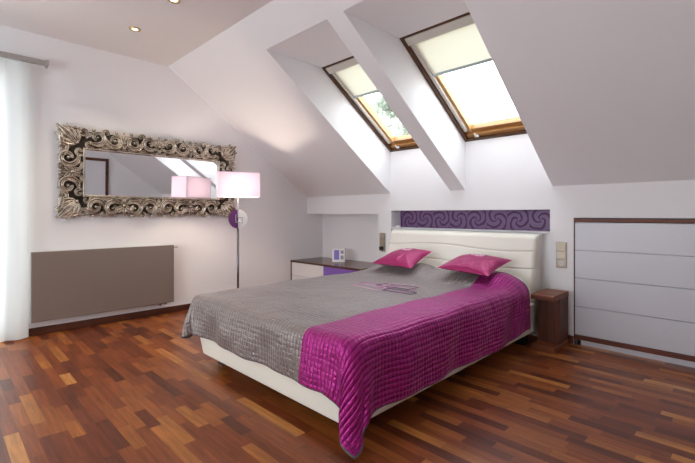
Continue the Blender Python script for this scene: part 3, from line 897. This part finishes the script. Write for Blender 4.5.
def solve(P, di, dj, rest, stiff):
    A0 = (slice(0, nv-di), slice(0, nu-dj) if dj >= 0 else slice(-dj, nu))
    B0 = (slice(di, nv), slice(dj, nu) if dj >= 0 else slice(0, nu+dj))
    A = P[A0]; B = P[B0]
    d = B-A; L = np.sqrt((d**2).sum(-1)) + 1e-9
    c = (L-rest)/L
    step = (di if di else dj)
    idx = np.arange(A.shape[0])[:, None] if di else np.arange(A.shape[1])[None, :]
    for col in (0, 1):
        mask = (((idx//step) % 2) == col)
        d = B-A; L = np.sqrt((d**2).sum(-1)) + 1e-9
        w = (0.5*stiff*(L-rest)/L*mask)[..., None]
        corr = d*w
        A += corr; B -= corr
g = np.array([0, 0, -9.8]); dtm = 1/60
for it in range(260):
    Pp = P.copy()
    damp = 0.965 if it < 200 else 0.90
    Vel *= damp
    P = P + Vel*dtm + g*dtm*dtm
    for k in range(14):
        solve(P, 0, 1, hx, 1.0); solve(P, 1, 0, hy, 1.0)
        dg = math.hypot(hx, hy)
        solve(P, 1, 1, dg, 0.10); solve(P, 1, -1, dg, 0.10)
        solve(P, 0, 2, 2*hx, 0.03); solve(P, 2, 0, 2*hy, 0.03)
        if k % 2: P = collide(P, Pp)
    P = collide(P, Pp)
    Vel = (P-Pp)/dtm
# light smoothing
for _ in range(2):
    Q = P.copy()
    Q[1:-1, 1:-1] = 0.6*P[1:-1, 1:-1] + 0.1*(P[:-2, 1:-1]+P[2:, 1:-1]+P[1:-1, :-2]+P[1:-1, 2:])
    P = Q
Uu = np.linspace(0, U1-U0, nu)[None, :] + 0*P[..., 0]; Vv = np.linspace(0, V1-V0, nv)[:, None] + 0*P[..., 0]
low = np.clip((0.47-P[..., 2])/0.15, 0, 1)
foot = np.clip((yf+0.03-P[..., 1])/0.03, 0, 1); right = np.clip((P[..., 0]-xr+0.01)/0.02, 0, 1)*(1-foot)
ear = np.exp(-(((U1-U0)-Uu)**2+Vv**2)/0.35**2)
P[..., 1] -= low*foot*(1-ear)*(0.012+0.012*np.sin(Uu*9+Vv*6+0.5)+0.007*np.sin(Uu*21+1.0-Vv*9))
P[..., 0] += low*right*(1-ear)*(0.010+0.014*np.sin(Vv*7.5+2.0)+0.007*np.sin(Vv*17+Uu*8))
top = 1-np.clip((0.50-P[..., 2])/0.05, 0, 1)
P[..., 2] += top*(0.0035*np.sin(Uu*11+Vv*5)+0.003*np.sin(Vv*13-Uu*6+1))
ear2 = np.exp(-(((U1-U0)-Uu)**2+Vv**2)/0.28**2)[1:-1, 1:-1, None]
for _ in range(10):
    Q = P.copy()
    Q[1:-1, 1:-1] += 0.6*ear2*((P[:-2, 1:-1]+P[2:, 1:-1]+P[1:-1, :-2]+P[1:-1, 2:])/4-P[1:-1, 1:-1])
    Q[0, nu-20:nu-1] += 0.5*((P[0, nu-21:nu-2]+P[0, nu-19:nu])/2-P[0, nu-20:nu-1])
    Q[1:20, -1] += 0.5*((P[0:19, -1]+P[2:21, -1])/2-P[1:20, -1])
    P = Q
tip = np.array([3.405, 1.300, 0.028])-P[0, -1]
P += np.exp(-(((U1-U0)-Uu)**2+Vv**2)/0.11**2)[..., None]*tip
lc = (Uu < 0.35) & (Vv < 0.40) & (P[..., 2] < 0.215)
P[..., 2] = np.where(lc, 0.215+(P[..., 2]-0.215)*0.35, P[..., 2])
me = bpy.data.meshes.new('coverlet')
cx, cy = 2.53, 2.2
me.from_pydata([(float(p[0])-cx, float(p[1])-cy, float(p[2])) for p in P.reshape(-1, 3)], [],
               [(j*nu+i, j*nu+i+1, (j+1)*nu+i+1, (j+1)*nu+i) for j in range(nv-1) for i in range(nu-1)])
uvl = me.uv_layers.new(name='UVMap')
for lp in me.loops:
    j, i = divmod(lp.vertex_index, nu)
    uvl.data[lp.index].uv = (i*hx, j*hy)
me.materials.append(M['quilt'])
for p in me.polygons: p.use_smooth = True
cvl = bpy.data.objects.new('coverlet', me); C.objects.link(cvl); cvl.location = (cx, cy, 0)
sd_ = cvl.modifiers.new('solid', 'SOLIDIFY'); sd_.thickness = 0.008; sd_.offset = 1.0
sb = cvl.modifiers.new('sub', 'SUBSURF'); sb.levels = 1; sb.render_levels = 2
tag(cvl, 'quilted satin coverlet, grey with a magenta side, draped over the bed', 'coverlet')
bd = MB()
edge = [P[0, i] for i in range(nu)] + [P[j, nu-1] for j in range(1, nv)] + [P[nv-1, i] for i in range(nu-2, -1, -1)] + [P[j, 0] for j in range(nv-2, -1, -1)]
bd.tube([(p[0]-cx, p[1]-cy, p[2]+0.003) for p in edge], 0.0065, 8, cap=False)
bd.build('binding', 'binding', cvl, smooth=True, recalc=False)

# embroidered rectangles lying on the grey satin
def surf(u, v):
    fi = (u-U0)/hx; fj = (v-V0)/hy
    i = int(min(nu-2, max(0, fi))); j = int(min(nv-2, max(0, fj))); a = fi-i; b = fj-j
    p = (P[j, i]*(1-a)*(1-b) + P[j, i+1]*a*(1-b) + P[j+1, i]*(1-a)*b + P[j+1, i+1]*a*b)
    return (p[0]-cx, p[1]-cy, p[2]+0.0115)
def outline(mb, u0, u1, v0, v1, w):
    for (a, b) in (((u0, v0), (u1, v0)), ((u1, v0), (u1, v1)), ((u1, v1), (u0, v1)), ((u0, v1), (u0, v0))):
        n = max(2, int(math.hypot(b[0]-a[0], b[1]-a[1])/0.02))
        mb.tube([surf(a[0]+(b[0]-a[0])*k/n, a[1]+(b[1]-a[1])*k/n) for k in range(n+1)], w, 6)
for nm, rects in (('emb_pink', [(2.30, 2.56, 2.42, 2.54), (2.46, 2.74, 2.60, 2.72)]), ('emb_dark', [(2.42, 2.75, 2.56, 2.70), (2.60, 2.86, 2.44, 2.52)]), ('emb_lilac', [(2.26, 2.60, 2.52, 2.64), (2.52, 2.80, 2.48, 2.60)])):
    eb_ = MB()
    for r in rects: outline(eb_, *r, 0.0026)
    eb_.build('embroidery', nm, cvl, smooth=True, recalc=False)

# ------------------------------------------------------------------ cushions
def cushion(label, corners, center_lift):
    """corners: front-left, front-right, back-right, back-left as world points"""
    Cn = [Vector(c) for c in corners]
    ctr = sum(Cn, Vector())/4
    root = thing('cushion', label, 'cushion', tuple(ctr), group='magenta cushions against the headboard')
    n = 26
    nrm = ((Cn[1]-Cn[0]).cross(Cn[3]-Cn[0])).normalized()
    def pt(s, t, side):
        # edges bow inwards between the pointed corners
        e = 0.055
        ss = s + e*(0.5-s)*2*math.sin(PI*t)*abs(2*s-1)**3*0.9
        tt = t + e*(0.5-t)*2*math.sin(PI*s)*abs(2*t-1)**3*0.9
        p = Cn[0]*(1-ss)*(1-tt) + Cn[1]*ss*(1-tt) + Cn[2]*ss*tt + Cn[3]*(1-ss)*tt
        a = (max(0, math.sin(PI*s))*max(0, math.sin(PI*t)))**0.50
        wr = 0.004*math.sin(23*s+9*t)*math.sin(PI*s)*math.sin(PI*t)
        return p - ctr + nrm*(side*(0.064 if side > 0 else 0.044)*a + wr + center_lift*a)
    mb = MB()
    for side in (1, -1):
        o = len(mb.v)
        for j in range(n+1):
            for i in range(n+1):
                mb.v.append(tuple(pt(i/n, j/n, side)))
        for j in range(n):
            for i in range(n):
                a = o+j*(n+1)+i
                mb.f.append((a, a+1, a+n+2, a+n+1) if side > 0 else (a, a+n+1, a+n+2, a+1))
    mb.build('cover', 'cushion', root, smooth=True, recalc=False)
    em = MB()
    for k in range(7):   # a short row of stitched strokes, not legible
        s0 = 0.40 + 0.035*k
        h_ = (0.10, 0.06, 0.09, 0.05, 0.08, 0.06, 0.10)[k]
        pts = [pt(s0 + 0.012*math.sin(q*2.2+k), 0.60 + h_*q/4, 1) + nrm*0.002 for q in range(5)]
        em.tube(pts, 0.006, 6)
    em.build('embroidery', 'emb_pink', root, smooth=True, recalc=False)
    return root
def cw(dx, dy, z): return (4.66+dx, dy, z)
cushion('magenta satin cushion on the purple half, nearest to the bedside table', [cw(-2.01, 3.11, .628), cw(-1.53, 3.12, .602), cw(-1.50, 3.50, .706), cw(-1.97, 3.50, .718)], 0.004)
cushion('magenta satin cushion on the grey half, nearest to the low dresser', [cw(-2.76, 3.09, .606), cw(-2.27, 3.10, .598), cw(-2.29, 3.48, .730), cw(-2.68, 3.49, .730)], 0.004)

# ------------------------------------------------------------------ bedside table
ns = thing('bedside_table', 'dark walnut bedside table of slab top, upright and base beside the bed', 'bedside table', (3.428, 3.62, 0))
MB().box(-0.090, 0.090, -0.19, 0.16, 0.41, 0.452).build('top', 'walnut', ns, bevel=0.004)
MB().box(-0.086, 0.086, -0.05, 0.16, 0.045, 0.41).build('upright', 'walnut_v', ns, bevel=0.003)
MB().box(-0.090, 0.090, -0.19, 0.16, 0.0, 0.045).build('base', 'walnut', ns, bevel=0.004)

# ------------------------------------------------------------------ wall switches and sockets
def switches(x, z, label, name, cat, kinds, frame_mat='champagne'):
    root = thing(name, label, cat, (x, BY, z))
    MB().box(-0.044, 0.044, -0.009, 0, -0.112, 0.112).build('cover_frame', frame_mat, root, bevel=0.003)
    for i, k in enumerate(kinds):
        zc = 0.0725 - i*0.0725
        if k == 'r':
            mb = MB().add([(-0.036, -0.011, zc-0.030), (0.036, -0.011, zc-0.030), (0.036, -0.011, zc+0.030), (-0.036, -0.011, zc+0.030),
                           (-0.036, -0.020, zc-0.030), (0.036, -0.020, zc-0.030), (0.036, -0.012, zc+0.030), (-0.036, -0.012, zc+0.030),
                           (-0.036, -0.008, zc-0.031), (0.036, -0.008, zc-0.031), (0.036, -0.008, zc+0.031), (-0.036, -0.008, zc+0.031)],
                          [(4, 5, 6, 7), (4, 8, 9, 5), (5, 9, 10, 6), (6, 10, 11, 7), (7, 11, 8, 4), (8, 11, 10, 9)])
            mb.build('rocker', 'champagne', root, bevel=0.002)
        else:
            MB().box(-0.036, 0.036, -0.013, -0.008, zc-0.031, zc+0.031).build('socket_insert', 'champagne', root, bevel=0.002)
            s = MB(); seg = 24
            ring = [(0.020*math.cos(2*PI*q/seg), 0.020*math.sin(2*PI*q/seg)) for q in range(seg)]
            s.add([(a, -0.0134, zc+b) for a, b in ring], [tuple(range(seg))])
            s.build('socket_well', 'black' if k == 'p' else 'grey_metal', root)
            s = MB(); s.tube([(-0.008, -0.014, zc), (-0.008, -0.016, zc)], 0.0028, 8).tube([(0.008, -0.014, zc), (0.008, -0.016, zc)], 0.0028, 8).tube([(0, -0.014, zc+0.012), (0, -0.020, zc+0.012)], 0.0025, 8)
            s.build('socket_pin', 'black', root)
    return root
switches(4.66-1.214, 0.748, 'champagne plate of two rockers over a socket beside the drawer chest', 'light_switch', 'switch', 'rrs')
switches(4.66-3.228, 0.760, 'champagne plate of rockers and socket between recess and headboard', 'light_switch', 'switch', 'rrp')
pg = thing('charger', 'black plug and white cable in the socket left of the headboard', 'charger', (4.66-3.228, BY-0.014, 0.6875))
MB().box(-0.02, 0.02, -0.035, 0.0, -0.022, 0.022).build('plug', 'black', pg, bevel=0.005)
cb = MB(); cb.tube([(0, -0.03, -0.02), (-0.005, -0.035, -0.08), (-0.03, -0.03, -0.15), (-0.05, -0.025, -0.24), (-0.055, -0.03, -0.40), (-0.03, -0.05, -0.60), (-0.01, -0.06, -0.683)], 0.003, 8)
cb.build('cable', 'white_plastic', pg, smooth=True)
jb = MB().box(0, 0.05, 0, 0.03, 0, 0.022).build('sensor_box', 'white_plastic', bevel=0.003)
jb.location = (1.62, 3.84, 0.9425)
tag(jb, 'tiny white box on the niche ledge at the left end', 'box')

# ------------------------------------------------------------------ daylight
wd = bpy.data.worlds.new('overcast_sky'); bpy.context.scene.world = wd
wd.use_nodes = True
nt = wd.node_tree; bgd = nt.nodes['Background']
tcn = nt.nodes.new('ShaderNodeTexCoord'); nzn = nt.nodes.new('ShaderNodeTexNoise'); nzn.inputs['Scale'].default_value = 1.5; nzn.inputs['Detail'].default_value = 3
rp = nt.nodes.new('ShaderNodeValToRGB'); rp.color_ramp.elements[0].color = (0.86, 0.92, 1, 1); rp.color_ramp.elements[1].color = (0.98, 0.99, 1, 1)
nt.links.new(tcn.outputs['Generated'], nzn.inputs['Vector']); nt.links.new(nzn.outputs[0], rp.inputs[0]); nt.links.new(rp.outputs[0], bgd.inputs[0])
bgd.inputs[1].default_value = 3.2

def portal(name, loc, rot, sx, sy):
    l = bpy.data.lights.new(name, 'AREA'); l.shape = 'RECTANGLE'; l.size = sx; l.size_y = sy
    l.cycles.is_portal = True
    o = bpy.data.objects.new(name, l); C.objects.link(o); o.location = loc; o.rotation_euler = rot
portal('daylight_left', (-0.19, (WL[0]+WL[1])/2, (WL[2]+WL[3])/2), (0, -PI/2, 0), WL[3]-WL[2], WL[1]-WL[0])
portal('daylight_front_added', ((WF[0]+WF[1])/2, YF-0.19, (WF[2]+WF[3])/2), (PI/2, 0, 0), WF[1]-WF[0], WF[3]-WF[2])  # sky portal for the added front window
for w in (W1, W2):
    cpt = Vector(((w[0]+w[1])/2, (RB[0]+RT[0])/2, (RB[1]+RT[1])/2)) + ec*0.15
    q = (-ec).to_track_quat('-Z', 'Y')
    portal('daylight_roof', tuple(cpt), q.to_euler(), w[1]-w[0], bl)

# ------------------------------------------------------------------ camera and output
cam = bpy.data.cameras.new('camera'); co_ = bpy.data.objects.new('camera', cam); C.objects.link(co_)
co_.location = (4.66, 0, 1.1); co_.rotation_euler = (PI/2, 0, PI/4)
cam.sensor_width = 36; cam.lens = 413/695*36; cam.shift_y = -17.5/695; cam.clip_start = 0.02
sc = bpy.context.scene
sc.camera = co_
sc.view_settings.view_transform = 'Standard'; sc.view_settings.look = 'None'
sc.view_settings.exposure = 1.3; sc.view_settings.gamma = 1.0; sc.view_settings.use_curve_mapping = False
cy_ = sc.cycles
cy_.use_denoising = True
cy_.max_bounces = 12; cy_.diffuse_bounces = 6; cy_.glossy_bounces = 4; cy_.transmission_bounces = 6; cy_.transparent_max_bounces = 12
cy_.sample_clamp_indirect = 6.0
